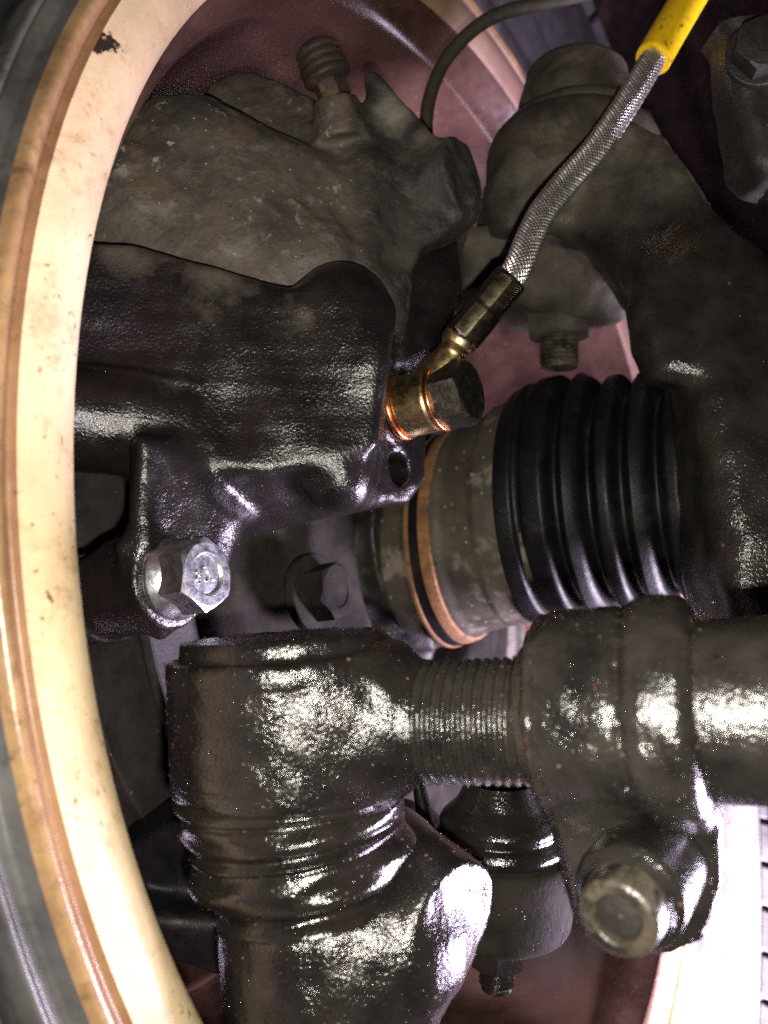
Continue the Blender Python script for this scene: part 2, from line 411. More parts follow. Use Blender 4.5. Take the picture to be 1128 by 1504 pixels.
m_rim_face = rim_mat('cream brake dusted rim paint', (.45, .335, .205), (.56, .435, .275), (.09, .05, .025), (.27, .165, .085), far_shade=(.26, .155, .12))
m_rim_tan = rim_mat('tan stained rim edge', (.13, .072, .036), (.32, .205, .10), (.10, .06, .03), (.060, .032, .018), (.18, .36))
dust_blob(m_rim_face, [(P(150, 60, .1517), .0075, 2.18, 2.34), (P(143, 84, .1517), .0035, 2.1, 2.3), (P(112, 276, .145), .003, 2.1, 2.3)], (.022, .014, .010), 330, 3.0)
m_rim_brown = rim_mat('brown stained groove', (.17, .085, .045), (.26, .15, .08), (.05, .03, .02), (.10, .05, .03))
m_rim_grey = rim_mat('grey rim flange', (.035, .034, .034), (.10, .10, .097), (.05, .04, .04), (.09, .08, .07), (.3, .45))
m_barrel = rim_mat('brake dust brown barrel paint', (.060, .030, .025), (.115, .062, .052), (.26, .17, .15), (.035, .018, .016), (.10, .17), .9, bmp=.000004)
m_cable = oily('dusty cable rubber', (.022, .019, .014), (.05, .043, .03), 900, .0001, (.6, .8), .3, specks=((.10, .09, .07), 300, .1))

# ------------------------------------------------------------------ wheel rim and tyre
rim = thing('wheel', 'cream painted steel wheel stained with brown brake dust, around the brake parts', 'wheel', WC-NW*.17)
def wl(name, prof, mat, parent, seg=220, sharp=30, **k): return lathe(name, prof, WC, NW, mat, parent, seg, sharp, **k)
wl('barrel', rounded([(-.185, .150), (-.183, .170), (-.10, .1725), (-.06, .1755), (-.030, .1762)], .006)[:-1]+[tuple(q[:2]) for q in catmull([(-.030, .1762, 0), (-.019, .1768, 0), (-.0125, .1788, 0), (-.0050, .1830, 0), (-.0030, .1840, 0)], 5)], m_barrel, rim, sharp=60)
wl('lip_face', rounded([(-.0030, .1840), (-.0018, .1850), (-.0004, .1872), (.0004, .1897), (.0006, .1922), (.0000, .1961)], .0014, 4), m_rim_face, rim)
wl('groove', rounded([(.0000, .1961), (-.0012, .1968), (-.0011, .1976), (.0000, .1983)], .0004), m_rim_brown, rim)
wl('flange_bead', rounded([(.0000, .1983), (.0012, .1993), (.0010, .2006), (-.0006, .2016)], .0008), m_rim_tan, rim)
wl('flange', rounded([(-.0006, .2016), (-.0034, .2026), (-.0038, .2050), (-.0022, .2060), (-.0024, .2068), (-.0060, .2075), (-.03, .2060), (-.05, .196), (-.185, .196), (-.185, .150)], .0006), m_rim_grey, rim)
tyre = thing('tyre', 'dusty black tyre mounted round the cream wheel', 'tyre', WC-NW*.10-Vector((0, 0, .295)))
tp = [(-.012, .2070), (-.007, .2090), (-.003, .2120), (-.0015, .2160), (-.003, .2190), (.000, .223), (.004, .230), (.0045, .2315), (.007, .235), (.010, .241), (.0105, .2425), (.0135, .252), (.0145, .268), (.010, .284), (-.004, .292), (-.03, .295), (-.17, .295), (-.20, .26), (-.19, .209)]
wl('sidewall', rounded(tp, .0015), m_tyre, tyre, 200)
# tread blocks of the shoulder
u_, v_, a_ = basis(NW)
def block_mesh():
    bm = bmesh.new(); bmesh.ops.create_cube(bm, size=1)
    for v in bm.verts: v.co.x *= .020; v.co.y *= .0195; v.co.z *= .006
    for v in bm.verts:
        v.co.y += .0035*(1 if abs(v.co.x) < .006 else -.2)
    bmesh.ops.subdivide_edges(bm, edges=[e for e in bm.edges if abs(e.verts[0].co.x-e.verts[1].co.x) > .01], cuts=2)
    for v in bm.verts: v.co.y += .004 if abs(v.co.x) < .006 else 0
    bmesh.ops.bevel(bm, geom=[e for e in bm.edges if e.calc_face_angle(0) > .6], offset=.0009, segments=1, affect='EDGES')
    me = bpy.data.meshes.new('tread_block'); bm.to_mesh(me); bm.free(); me.materials.append(m_tyre); return me
tb = block_mesh()
for k in range(76):
    t = 2*math.pi*k/76
    rad = u_*math.cos(t)+v_*math.sin(t); tan = NW.cross(rad)
    o = bpy.data.objects.new('tread_block', tb); link(o, tyre)
    nz = (NW*.74+rad*.67).normalized(); nx = (rad*.74-NW*.67).normalized()
    mtx = Matrix((nx, tan, nz)).transposed().to_4x4()
    o.matrix_local = Matrix.Translation(WC+NW*.0095+rad*.2790-Vector(tyre.location)) @ mtx

# wheel arch liner above and behind the tyre
ln = thing('wheel_arch_liner', 'dusty brown plastic wheel arch liner behind the tyre', 'arch liner', WC+Vector((0, .3, 0)))
lathe('liner_shell', rounded([(-.16, .30), (-.14, .345), (-.05, .352), (-.04, .358), (.03, .36), (.04, .352), (.12, .352), (.13, .36), (.40, .36)], .004), WC, NW, m_liner, ln, 120, arc=(math.radians(-12), math.radians(125)))

# ------------------------------------------------------------------ brake disc and splash shield behind the caliper
dsk = thing('brake_disc', 'grey steel brake disc hidden behind the splash shield', 'brake disc', WC-NW*.085)
lathe('friction_ring', rounded([(-.098, .06), (-.098, .128), (-.078, .128), (-.078, .06)], .001), WC, NW, m_shield, dsk, 96)
lathe('hat', rounded([(-.098, .062), (-.12, .060), (-.12, .02)], .002), WC, NW, m_dark, dsk, 64)
shd = thing('splash_shield', 'thin dusty sheet metal splash shield around the hub', 'splash shield', WC-NW*.06)
lathe('shield_plate', rounded([(-.060, .03), (-.060, .08), (-.063, .084), (-.063, .118), (-.060, .1195), (-.0588, .121), (-.062, .122), (-.0645, .118), (-.0645, .03)], .0008), WC, NW, m_shield, shd, 128)

# ------------------------------------------------------------------ steering knuckle behind (hub casting, hub bolt)
knu = thing('steering_knuckle', 'dark dirty iron steering knuckle carrying the hub behind the caliper', 'knuckle', P(520, 900, .30))
lo, hi = bounds(Q(330, 740, .34), Q(330, 1120, .34), Q(700, 1100, .27), Q(640, 700, .34), pad=.012)
k = Field(lo, hi, .0012)
k.add(k.prism([(345, 800), (430, 770), (560, 745), (640, 760), (640, 980), (520, 1010), (330, 960)], .296, .03, gx=.25, rd=.004))
k.add(k.prism([(498, 770), (640, 760), (640, 960), (498, 950)], .287, .03, gx=.2, rd=.003), .002)
k.add(k.cyl(Q(640, 800, .31), Q(560, 812, .325), .037, .034), .004)
k.rough(.0003, .01, 3)
cast('hub_casting', k, m_dark, knu)
def hexbolt_geo(o, a, af, hgt, cham=.12, rot=0.0, cup=None, cupd=.0006):
    """hex head with chamfered top; optional recess"""
    u, v, a = basis(a); o = Vector(o); vs = []; fs = []
    R = af/math.sqrt(3); seg = 48
    def hexr(t):
        q = ((t-rot) % (math.pi/3))-math.pi/6; return af/2/math.cos(q)
    rings = []
    ri = af/2
    def ring(fr, hh):
        ids = []
        for j in range(seg):
            t = 2*math.pi*j/seg; r = fr(t) ; ids.append(len(vs)); vs.append(o+a*hh(t)+u*(r*math.cos(t))+v*(r*math.sin(t)))
        rings.append(ids)
    ring(hexr, lambda t: 0)
    ring(hexr, lambda t: hgt-(hexr(t)-ri*.97)*.62)
    ring(lambda t: ri*.955, lambda t: hgt)
    if cup:
        ring(lambda t: cup, lambda t: hgt); ring(lambda t: cup*.95, lambda t: hgt-cupd*.6); ring(lambda t: cup*.88, lambda t: hgt-cupd); ring(lambda t: cup*.5, lambda t: hgt-cupd*.9)
    for i in range(len(rings)-1):
        for j in range(seg): fs.append((rings[i][j], rings[i][(j+1) % seg], rings[i+1][(j+1) % seg], rings[i+1][j]))
    fs.append(tuple(rings[-1])); return vs, fs
lathe('hub_flange', rounded([(-.062, .10), (-.058, .098), (-.054, .092), (-.052, .070), (-.046, .066), (-.044, .045), (-.052, .038), (-.06, .03)], .002), WC, NW, m_hub, knu, 96)
hb = P(458, 872, .2525)
vs, fs = hexbolt_geo(hb+NW*.0024, NW, .0150, .0075, rot=.2618, cup=.005, cupd=.0004)
hbo = mesh('hub_bolt', vs, fs, m_hub, knu, True, 25)
lathe('washer', rounded([(-.001, .0), (-.001, .0118), (.0024, .0118), (.0026, .004)], .0006), hb, NW, m_hub, hbo, 48)

# ------------------------------------------------------------------ brake caliper
cal = thing('brake_caliper', 'rusty and oily black brake caliper with bleed screw and bright slide bolt', 'brake caliper', P(400, 600, .24))
lo, hi = bounds(Q(70, 60, .21), Q(720, 60, .26), Q(70, 560, .19), Q(720, 560, .26), pad=.006)
b = Field(lo, hi, .00075)
# top lobe, farthest
b.add(b.prism([(285, 140), (305, 105), (340, 86), (375, 88), (420, 110), (470, 140), (530, 190), (530, 260), (285, 240)], .231, .02, gz=.35, rd=.004), 0)
# main plate with domed face
b.add(b.prism([(90, 440), (105, 330), (150, 245), (195, 186), (235, 148), (268, 131), (300, 133), (360, 148), (470, 182), (545, 222), (545, 300), (540, 380), (530, 460), (90, 470)], .2085, .03, gx=.10, gz=.22, qx=7.0, qz=4.0, rd=.006), .0008)
b.add(b.ellipsoid(Q(262, 200, .2175), (.014, .007, .010)), .008)
b.add(b.ellipsoid(Q(180, 300, .2135), (.013, .008, .011)), .008)
b.add(b.capsule(Q(300, 350, .2145), Q(470, 380, .2155), .0060, .0070), .010)
b.cut(b.ellipsoid(Q(340, 290, .2000), (.022, .0050, .010)), .010)
# right shoulder: bleeder boss, horn and cheek
b.add(b.prism([(440, 175), (520, 160), (545, 200), (545, 280), (480, 250), (430, 215)], .2250, .03, gz=.25, rd=.004), .003)
b.add(b.cyl(Q(502, 205, .226), Q(491, 146, .2240), .0072, .0058, .0006), .003)
b.add(b.prism([(528, 175), (540, 100), (556, 99), (598, 160), (640, 207), (655, 201), (690, 198), (703, 232), (704, 272), (694, 318), (664, 340), (622, 362), (604, 400), (592, 500), (530, 500), (520, 400), (518, 300), (522, 220)], .2235, .035, gx=.10, gz=.16, qx=5, rd=.003), .006)
b.add(b.capsule(Q(548, 118, .2290), Q(634, 226, .2260), .0020, .0036), .003)
EE = Q(682, 262, .2275)
b.add(b.cyl(EE-np.array(NW)*.02, EE, .0120, .0112, .0010), .003)
b.add(b.capsule(Q(545, 250, .2235), Q(556, 440, .2190), .0040, .0060), .006)
b.cut(b.capsule(Q(588, 250, .2150), Q(590, 360, .2130), .0045, .0062), .005)
b.cut(b.capsule(Q(640, 255, .2170), Q(640, 320, .2170), .0030, .0040), .004)
b.rough(.00020, .006, 5); b.rough(.00010, .0025, 15)
cast('bridge', b, m_caliper_rust, cal, 1, label='mottled grey brown upper casting with pale flaking spots')

lo, hi = bounds(Q(60, 340, .17), Q(60, 960, .17), Q(720, 320, .25), Q(700, 800, .25), Q(60, 700, .25), pad=.004)
d = Field(lo, hi, .0007)
bj = Q(586, 600, .2225); NQ = np.array(NW)
lowp = Q(580, 690, .2205)
# upper shelf of the cylinder body
d.add(d.prism([(60, 372), (130, 354), (190, 356), (300, 385), (430, 421), (446, 420), (470, 408), (505, 402), (545, 412), (580, 440), (584, 560), (560, 660), (400, 700), (60, 640)], .1945, .05, gx=.08, gz=.16, rd=.0022), 0)
d.cut(d.ellipsoid(Q(230, 492, .1862), (.040, .0040, .0060)), .003)
d.add(d.capsule(Q(500, 460, .208), Q(545, 540, .206), .012, .012), .006)
# lower black drum on the left
d.add(d.prism([(40, 536), (130, 534), (200, 541), (292, 557), (318, 600), (300, 660), (40, 660)], .1895, .03, gx=.10, gz=-.12, rd=.0012), .0006)
d.add(d.capsule(Q(40, 608, .1895), Q(262, 626, .1995), .0124, .0120), .0012)
d.add(d.ellipsoid(Q(330, 680, .208), (.022, .018, .014)), .006)
# ribbed nose on the right
d.add(d.capsule(Q(392, 588, .1995), Q(500, 700, .1990), .0056, .0085), .004)
d.add(d.prism([(300, 600), (420, 545), (560, 560), (615, 640), (628, 700), (590, 735), (540, 748), (440, 768), (345, 790), (300, 740)], .2025, .04, gx=.05, gz=-.16, rd=.005), .006)
d.cut(d.ellipsoid(Q(340, 585, .1845), (.0065, .0055, .011)), .005)
# slide ear
EB = Q(258, 850, .181)            # bolt seat centre
d.add(d.prism([(205, 640), (240, 640), (342, 760), (322, 830), (250, 880), (190, 860), (176, 800), (203, 770)], .1795, .022, gx=.75, rd=.003), .005)
d.add(d.capsule(Q(208, 660, .1815), Q(212, 800, .1775), .0022, .0030), .003)
d.add(d.cyl(EB-NQ*.024, EB-NQ*.0008, .0114, .0106, .0010), .0018)
d.add(d.cyl(EB-NQ*.0265, EB-NQ*.020, .0124, .0124, .0008), .0006)
d.add(d.capsule(Q(225, 890, .183), Q(236, 930, .1815), .0056, .0012), .004)
d.cut(d.capsule(Q(150, 725, .184), Q(110, 770, .19), .006, .009), .003)
# the casting stops short of the flat inboard pad
d.cut(np.maximum(d.half(bj-NQ*.0012, NW), d.half(Q(562, 640, .2), (1, -.02, -.12))), .004)
# banjo seat: oval pad facing inboard
d.add(d.cyl(bj-NQ*.020, bj, .0108, .0100, .0005), .001)
d.add(d.cyl(lowp-NQ*.020, lowp, .0090, .0084, .0005), .001)
d.add(d.prism([(560, 560), (600, 555), (628, 620), (625, 700), (600, 738), (560, 740)], .222, .02, gx=.6, rd=.002), .002)
d.cut(np.maximum(d.half(bj, NW), d.half(Q(560, 640, .2), (1, -.02, -.12))), .0003)
d.cut(d.cyl(lowp-NQ*.006, lowp+NQ*.01, .0042, .0046, .0002), .0003)
# cheek running up beside the hose
d.add(d.prism([(596, 345), (640, 352), (676, 338), (684, 400), (668, 470), (640, 515), (600, 548), (565, 540), (575, 420)], .2300, .03, gx=.45, rd=.005), .003)
d.rough(.00012, .006, 9)
cast('cylinder_housing', d, m_caliper_black, cal, 1, label='glossy oil soaked black lower casting')

# slide bolt
Nb = NW
so = Vector((EB[0], EB[1], EB[2]+H))
vs, fs = hexbolt_geo(so+Nb*.0022, Nb, .0138, .0072, rot=.3927, cup=.0046, cupd=.0007)
bolt = mesh('slide_bolt', vs, fs, m_zinc, cal, True, 22, label='bright zinc plated flange bolt')
lathe('flange', rounded([(-.001, .0), (-.001, .0088), (.0004, .0090), (.0026, .0074), (.0034, .0066)], .0004), so, Nb, m_zinc, bolt, 64)
un, vn, _ = basis(Nb)
def raised(name, pts, r, closed):
    pts = np.array([so+Nb*.00885+un*x+vn*y for x, y in pts])
    if closed: pts = np.vstack([pts, pts[:1]])
    pts, _s = resample(pts, .00025); vs, fs = tube_geo(pts, r, 8, not closed); mesh(name, vs, fs, m_zinc, bolt)
ov = lambda cx, cy, rx, ry, n=20: [(cx+rx*math.cos(2*math.pi*i/n), cy+ry*math.sin(2*math.pi*i/n)) for i in range(n)]
raised('raised_mark', ov(-.0022, -.0010, .00055, .00075), .00017, True)
raised('raised_mark', ov(-.0022, .0004, .00042, .0005), .00015, True)
raised('raised_mark', ov(-.0003, .0, .0009, .0015), .0002, True)
raised('raised_mark', [(.0012, .0018), (.0012, -.0008), (.0016, -.0014), (.0022, -.0014)], .0002, False)
# slide pin sleeve behind the ear
pv = so-Nb*.030
lathe('pin_sleeve', rounded([(-.012, .0), (-.012, .0075), (-.006, .0085), (-.004, .0075), (-.002, .0088), (.004, .0088), (.006, 0)], .0008), pv, Nb, m_shield, cal, 48)

# bleed screw with ribbed rubber cap
ba = (P(452, 50, .2205)-P(496, 160, .223)).normalized(); bo = P(494, 146, .2225)
bl_v, bl_f = hexbolt_geo(bo, ba, .0078, .0047, rot=.2618)
ble = mesh('bleed_screw', bl_v, bl_f, m_bleed, cal, True, 25, label='short rusty bleed screw with ribbed thread')
prof = [(.0045, .0042)]
for i in range(4):
    h0 = .0050+i*.0022; r0 = .0064-.00012*i*i*.6
    prof += [(h0, r0*.86), (h0+.0005, r0), (h0+.0017, r0), (h0+.0021, r0*.86)]
prof += [(.0050+4*.0022, .0052), (.0148, .0040), (.0154, .0022), (.0152, .0)]
lathe('thread', rounded(prof, .0003, 2), bo, ba, m_bleed, ble, 40)

# ------------------------------------------------------------------ brake hose
hose = thing('brake_hose', 'braided steel brake hose with yellow sleeve bolted to the caliper', 'brake hose', P(640, 595, .218))
ctrl = [P(x, y, D) for x, y, D in [(1075, -110, .262), (1016, -10, .254), (978, 54, .248), (948, 106, .243), (912, 165, .238), (872, 222, .233), (830, 270, .228), (797, 312, .222), (777, 352, .217), (763, 388, .213), (745, 418, .2115), (728, 440, .2115)]]
path = catmull(ctrl, 14)
line, s_ = resample(path, .0004)
iy = int(np.argmin(np.abs(line-np.array(P(958, 90, .245))).sum(1)))
R0 = .0037
v1, f1 = tube_geo(line[iy-12:], R0-.00026, 24); br = mesh('braided_sleeve', v1, f1, m_braid_core, hose)
T, U, V = frames(line)
vs = []; fs = []; NS = 18
seg_i = np.arange(iy-12, len(line), 1); arc = (seg_i-seg_i[0])*.0004
for sgn in (1, -1):
    for kk in range(NS):
        base = len(vs); ph0 = 2*math.pi*kk/NS
        for n_, i in enumerate(seg_i):
            th = ph0+sgn*2*math.pi*arc[n_]/.0215
            wv = math.cos(NS*2*math.pi*arc[n_]/.0215+sgn*math.pi/2*0+ (0 if sgn > 0 else math.pi)+kk*math.pi)
            for dw, dr in ((-1, -.00030), (-.6, -.00011), (0, 0), (.6, -.00011), (1, -.00030)):
                t2 = th+dw*.00047/R0; r = R0+.00006*wv+dr
                vs.append(line[i]+r*(math.cos(t2)*U[i]+math.sin(t2)*V[i]))
            if n_:
                q = base+(n_-1)*5
                for e in range(4): fs.append((q+e, q+e+1, q+e+6, q+e+5))
bw = mesh('braid_wire', vs, fs, m_braid, br, True, 0); bw['kind'] = 'stuff'
# clear jacket edge is left to the wire gloss; yellow sleeve
yl = line[:iy+1]; rr = np.full(len(yl), .0052); rr[-1] = .0050
v1, f1 = tube_geo(yl, rr, 32); mesh('yellow_sleeve', v1, f1, m_yellow, hose, True, 50)
# crimped ferrule and banjo neck
fa = P(748, 412, .2108); fb = P(676, 498, .2142); ax = (fb-fa).normalized(); Lf = (fb-fa).length
vs, fs = lathe_geo(rounded([(-.0010, .0036), (-.0010, .0042), (.0, .0045), (Lf*.45, .0045), (Lf*.5, .0047), (Lf*.93, .0048), (Lf, .0042), (Lf, .002)], .0003), fa, ax, 48)
uF, vF, _ = basis(ax); out = []
for p_ in vs:                                       # eight crimp flats
    q = Vector(p_)-fa; h_ = q.dot(ax); x, y = q.dot(uF), q.dot(vF); r = math.hypot(x, y); t = math.atan2(y, x)
    g = math.cos(((t+math.pi/8) % (math.pi/4))-math.pi/8)
    s__ = (.4+.6*.97/g) if .0 < h_ < Lf*.97 and r > .003 else 1
    out.append(fa+ax*h_+uF*(x*s__)+vF*(y*s__))
mesh('crimp_ferrule', out, fs, m_ferrule, hose, True, 12)
ne = P(645, 552, .217); na = (ne-fb).normalized(); Ln = (ne-fb).length
BO = Vector((bj[0], bj[1], bj[2]+H))                 # bolt axis start on the caliper pad
eye = lathe('banjo_fitting', rounded([(.0020, .0066), (.0020, .0076), (.0029, .0081), (.0108, .0081), (.0117, .0076), (.0117, .0066)], .0006, 4), BO, NW, m_brass, hose, 64)
lathe('neck', rounded([(-.0035, .0022), (-.0008, .0046), (.0012, .0047), (.0022, .0038), (.0034, .0034), (Ln*.55, .0044), (Ln*1.0, .0060), (Ln*1.3, .0064)], .0006), fb, na, m_brass, eye, 40)
for h0 in (.0002, .0117):
    lathe('copper_washer', rounded([(h0, .004), (h0, .0082), (h0+.0003, .0086), (h0+.0014, .0086), (h0+.0017, .0082), (h0+.0017, .004)], .0003), BO, NW, m_copper, hose, 64)
vs, fs = hexbolt_geo(BO+NW*.0135, NW, .0150, .0078, rot=.7854)
mesh('banjo_bolt', vs, fs, m_blackbolt, hose, True, 22, label='black hex head hollow bolt')

# ------------------------------------------------------------------ drive shaft
ds = thing('drive_shaft', 'drive shaft joint with ribbed black rubber boot and rust ringed housing', 'drive shaft', P(800, 760, .29))
ND = dirn((.885, .075, .455))
cA = P(672, 790, .305); cB = P(812, 733, .290); cC = P(1060, 716, .262)
ha = (cB-cA).length; hb_ = ha+(cC-cB).length
def dpath(h):
    if h < 0: return cA+(cA-cB).normalized()*(-h)*.9+Vector((0, 0, 0))
    if h < ha: return cA.lerp(cB, h/ha)
    return cB.lerp(cC, (h-ha)/(hb_-ha))
lathe('joint_housing', rounded([(-.036, .022), (-.036, .031), (-.018, .0325), (-.015, .0355), (-.006, .0362), (-.0045, .0372), (0, .0372), (.0072, .0372), (.010, .0366), (.020, .0375), (.022, .0383), (ha+.004, .0388)], .0008), cA, ND, m_joint, ds, 96, path=dpath)
lathe('rust_ring', rounded([(-.0040, .0370), (-.0038, .0380), (-.0022, .0382), (-.0018, .0374), (.0016, .0374), (.0020, .0382), (.0058, .0381), (.0062, .0370)], .0004), cA, ND, m_rust, ds, 96, path=dpath)
lathe('snap_ring', [(-.0019, .0373), (-.0017, .0379), (.0015, .0379), (.0017, .0373)], cA, ND, m_boot, ds, 96, path=dpath)
bp = [(ha-.008, .0385), (ha-.0075, .0402), (ha-.002, .0406), (ha-.0012, .0392), (ha+.0008, .0392), (ha+.0016, .0408), (ha+.005, .0412)]
nr = 5; L_ = hb_-ha-.006; h_ = ha+.005
for i in range(nr):
    w_ = L_/nr; r0 = .0412-.0010*i+(.0007, -.0004, .0003, -.0006, .0004, 0)[i]; r1 = r0-.0066
    bp += [(h_+w_*.30, r0*.985), (h_+w_*.42, r0-.002), (h_+w_*.55, r1), (h_+w_*.66, r1-.0004), (h_+w_*.80, r0-.0035), (h_+w_*.92, r0-.0016), (h_+w_, r0-.0009)]
    h_ += w_
lathe('boot', rounded(bp, .0014, 4), cA, ND, m_boot, ds, 120, 60, path=dpath, wob=.002)

# ------------------------------------------------------------------ suspension arm with ball joint
arm = thing('suspension_arm', 'black cast suspension arm with domed ball joint beside the boot', 'suspension arm', P(1040, 620, .23))
lo, hi = bounds(Q(640, 60, .30), Q(1240, 900, .2), Q(1240, 300, .34), Q(700, 560, .34), Q(1240, 900, .30), pad=.006)
g = Field(lo, hi, .0011)
g.add(g.prism([(958, 420), (985, 350), (1040, 330), (1098, 352), (1170, 385), (1300, 405), (1300, 1000), (1060, 930), (1040, 860), (1034, 740), (1026, 600), (1020, 560), (975, 548), (960, 500), (950, 430)], .214, .024, gx=-.16, gz=.34, qx=1.5, qz=1.2, rd=.006), 0)
g.cut(g.prism([(900, 400), (955, 430), (1000, 500), (1030, 560), (1030, 600), (900, 600)], .19, .0325, gx=0, rd=.003), .005)
# ball joint housing flowing into the arm
g.add(g.prism([(722, 240), (752, 190), (790, 170), (930, 170), (980, 200), (1020, 300), (1060, 375), (960, 420), (880, 340), (730, 322)], .250, .05, gx=-.28, gz=.05, qx=5, rd=.006), .012)
g.add(g.prism([(890, 330), (925, 262), (985, 215), (1020, 250), (1062, 318), (1110, 372), (1110, 440), (1000, 470), (955, 440)], .236, .024, gx=-.25, gz=.30, rd=.006), .014)
g.add(g.cyl(Q(840, 170, .280), Q(850, 330, .278), .0215, .0275, .004), .005)
cast('arm_casting', g.rough(.0003, .008, 4), m_arm, arm)
bjv = (P(845, 120, .283)-P(842, 330, .278)).normalized()
lathe('ball_joint_cap', rounded([(-.006, .0195), (.006, .0190), (.012, .0172), (.0165, .0165), (.0180, .0150), (.0190, .0)], .0022, 5), P(845, 180, .282), bjv, m_dusty, arm, 64)
lathe('ball_joint_body', rounded([(-.036, .0), (-.036, .020), (-.034, .0245), (-.020, .0265), (-.012, .0285), (.0, .0285), (.006, .0260), (.0095, .0200)], .003, 4), P(842, 230, .281), bjv, m_dusty, arm, 72)
# knuckle eye clamped under the ball joint, nut and stud
lo, hi = bounds(Q(640, 300, .33), Q(960, 520, .24), Q(960, 300, .33), pad=.006)
e = Field(lo, hi, .0011)
e.add(e.prism([(672, 330), (740, 318), (920, 318), (928, 380), (918, 430), (895, 465), (850, 462), (780, 445), (720, 420), (680, 415)], .268, .045, gx=.06, gz=-.10, qx=4, rd=.006), 0)
e.add(e.cyl(Q(815, 400, .284), Q(817, 446, .284), .0150, .0140, .003), .004)
e.add(e.ellipsoid(Q(893, 430, .281), (.0085, .008, .0105)), .004)
eyek = cast('upper_eye', e.rough(.0003, .009, 6), m_dusty, knu, 1)
sv = (P(819, 500, .283)-P(818, 420, .284)).normalized()
vs, fs = hexbolt_geo(P(820, 436, .2835), sv, .0190, .0140, rot=.2618)
mesh('castellated_nut', vs, fs, m_dusty, eyek, True, 25)
pr = [(.010, .0066)]
for i in range(7): pr += [(.0125+i*.0014, .0066), (.0132+i*.0014, .0059)]
pr += [(.0232, .0059), (.0240, .0)]
lathe('stud', pr, P(820, 440, .2835), sv, m_nut, eyek, 32)
# thin plate behind the arm
pl = thing('shield_plate', 'thin sheet metal plate edge showing behind the ball joint', 'plate', P(1000, 300, .31))
lo, hi = bounds(Q(900, 150, .33), Q(1080, 420, .27), pad=.004)
z = Field(lo, hi, .0008)
z.add(z.prism([(930, 170), (948, 170), (985, 232), (1020, 300), (1052, 378), (1030, 400), (985, 330), (940, 240)], .298, .003, gx=.6, rd=.0008), 0)
cast('sheet', z, m_shield, pl)

# ------------------------------------------------------------------ tie rod
tie = thing('tie_rod', 'greasy tie rod with threaded end, clamp and dust boot crossing below the drive shaft', 'tie rod', P(700, 1060, .14))
ta = P(560, 1056, .1455); tb_ = P(1140, 1042, .1205); tdir = (tb_-ta).normalized()
lo, hi = bounds(Q(220, 900, .13), Q(640, 900, .18), Q(220, 1180, .13), Q(640, 1180, .18), pad=.006)
t = Field(lo, hi, .0007)
top = Q(418, 975, .1515); bot = Q(420, 1150, .151)
t.add(t.cyl(top, bot, .0205, .0200, .0015), 0)
tn = (Vector(top)-Vector(bot)).normalized(); tn = np.array((tn+Vector((-.05, .06, 0))).normalized())
t.add(t.cyl(top-tn*.002, top+tn*.0016, .0207, .0205, .0004), .0004)
t.add(t.cyl(top-tn*.002, top+tn*.0050, .0188, .0180, .0006), .0004)
t.add(t.cyl(Q(430, 1056, .150), Q(600, 1058, .1438), .0112, .0106, .001), .009)
t.add(t.cyl(Q(560, 1058, .1455), Q(632, 1058, .1428), .0100, .0102, .001), .002)
t.rough(.00012, .005, 2)
cast('socket_housing', t, m_grimy, tie, it=1)
# threaded shank (true helix)
sa = P(618, 1060, .1432); sb = P(800, 1058, .1362); sx = (sb-sa).normalized(); Ls = (sb-sa).length
u3, v3, _ = basis(sx); vs = []; fs = []; seg = 56; pitch = .00165; nh = int(Ls/(pitch/8))
for i in range(nh+1):
    for j in range(seg):
        th = 2*math.pi*j/seg; h_ = i*pitch/8
        ph = ((h_/pitch+j/seg) % 1.0); r = .0098+.00055*(1-abs(2*ph-1)*2)*.9
        vs.append(sa+sx*h_+u3*(r*math.cos(th))+v3*(r*math.sin(th)))
for i in range(nh):
    for j in range(seg):
        k2 = (j+1) % seg; fs.append((i*seg+j, i*seg+k2, (i+1)*seg+k2, (i+1)*seg+j))
mesh('threaded_shank', vs, fs, m_grimy_rod, tie, True, 0)
# adjuster tube
ra = P(780, 1050, .1365)
rodL = (P(1180, 1040, .119)-ra).length; rx = (P(1180, 1040, .119)-ra).normalized()
lathe('adjuster_tube', rounded([(0, .009), (0, .0112), (.004, .0128), (.012, .0132), (rodL, .0132), (rodL, 0)], .001), ra, rx, m_grimy_rod, tie, 72)
# clamp around the tube with ears and bolt
lo, hi = bounds(Q(760, 850, .10), Q(1090, 1450, .14), Q(760, 1450, .14), Q(1090, 850, .15), pad=.004)
cl = Field(lo, hi, .0007)
c0 = Q(800, 1046, .1355); c1 = Q(1036, 1042, .1255); cx = (c1-c0)/np.linalg.norm(c1-c0)
Lc = np.linalg.norm(c1-c0)
cl.add(cl.cyl(c0, c1, .0158, .0164, .0022), 0)
cl.add(cl.cyl(c0+cx*Lc*.62, c1-cx*.001, .0172, .0172, .002), .0012)
def ringcut(f, a, b, rin): return np.maximum(f.cyl(a, b, .04, .04, .0001), -f.cyl(a-cx*.01, b+cx*.01, rin, rin, .0001))
cl.cut(ringcut(cl, c0+cx*Lc*.575, c0+cx*Lc*.60, .0152), .0008)
cl.cut(ringcut(cl, c0+cx*Lc*.06, c0+cx*Lc*.09, .0150), .0008)
cl.add(cl.prism([(800, 1110), (1040, 1110), (1060, 1200), (1062, 1300), (1040, 1380), (990, 1412), (930, 1405), (862, 1385), (842, 1290), (822, 1200)], .1250, .014, gx=-.05, gz=-.10, rd=.003), .003)
cl.add(cl.prism([(812, 1190), (860, 1170), (1050, 1165), (1062, 1210), (1064, 1300), (1042, 1382), (990, 1412), (930, 1405), (862, 1385), (840, 1290)], .1235, .014, gx=-.05, gz=-.10, rd=.0012), .0005)
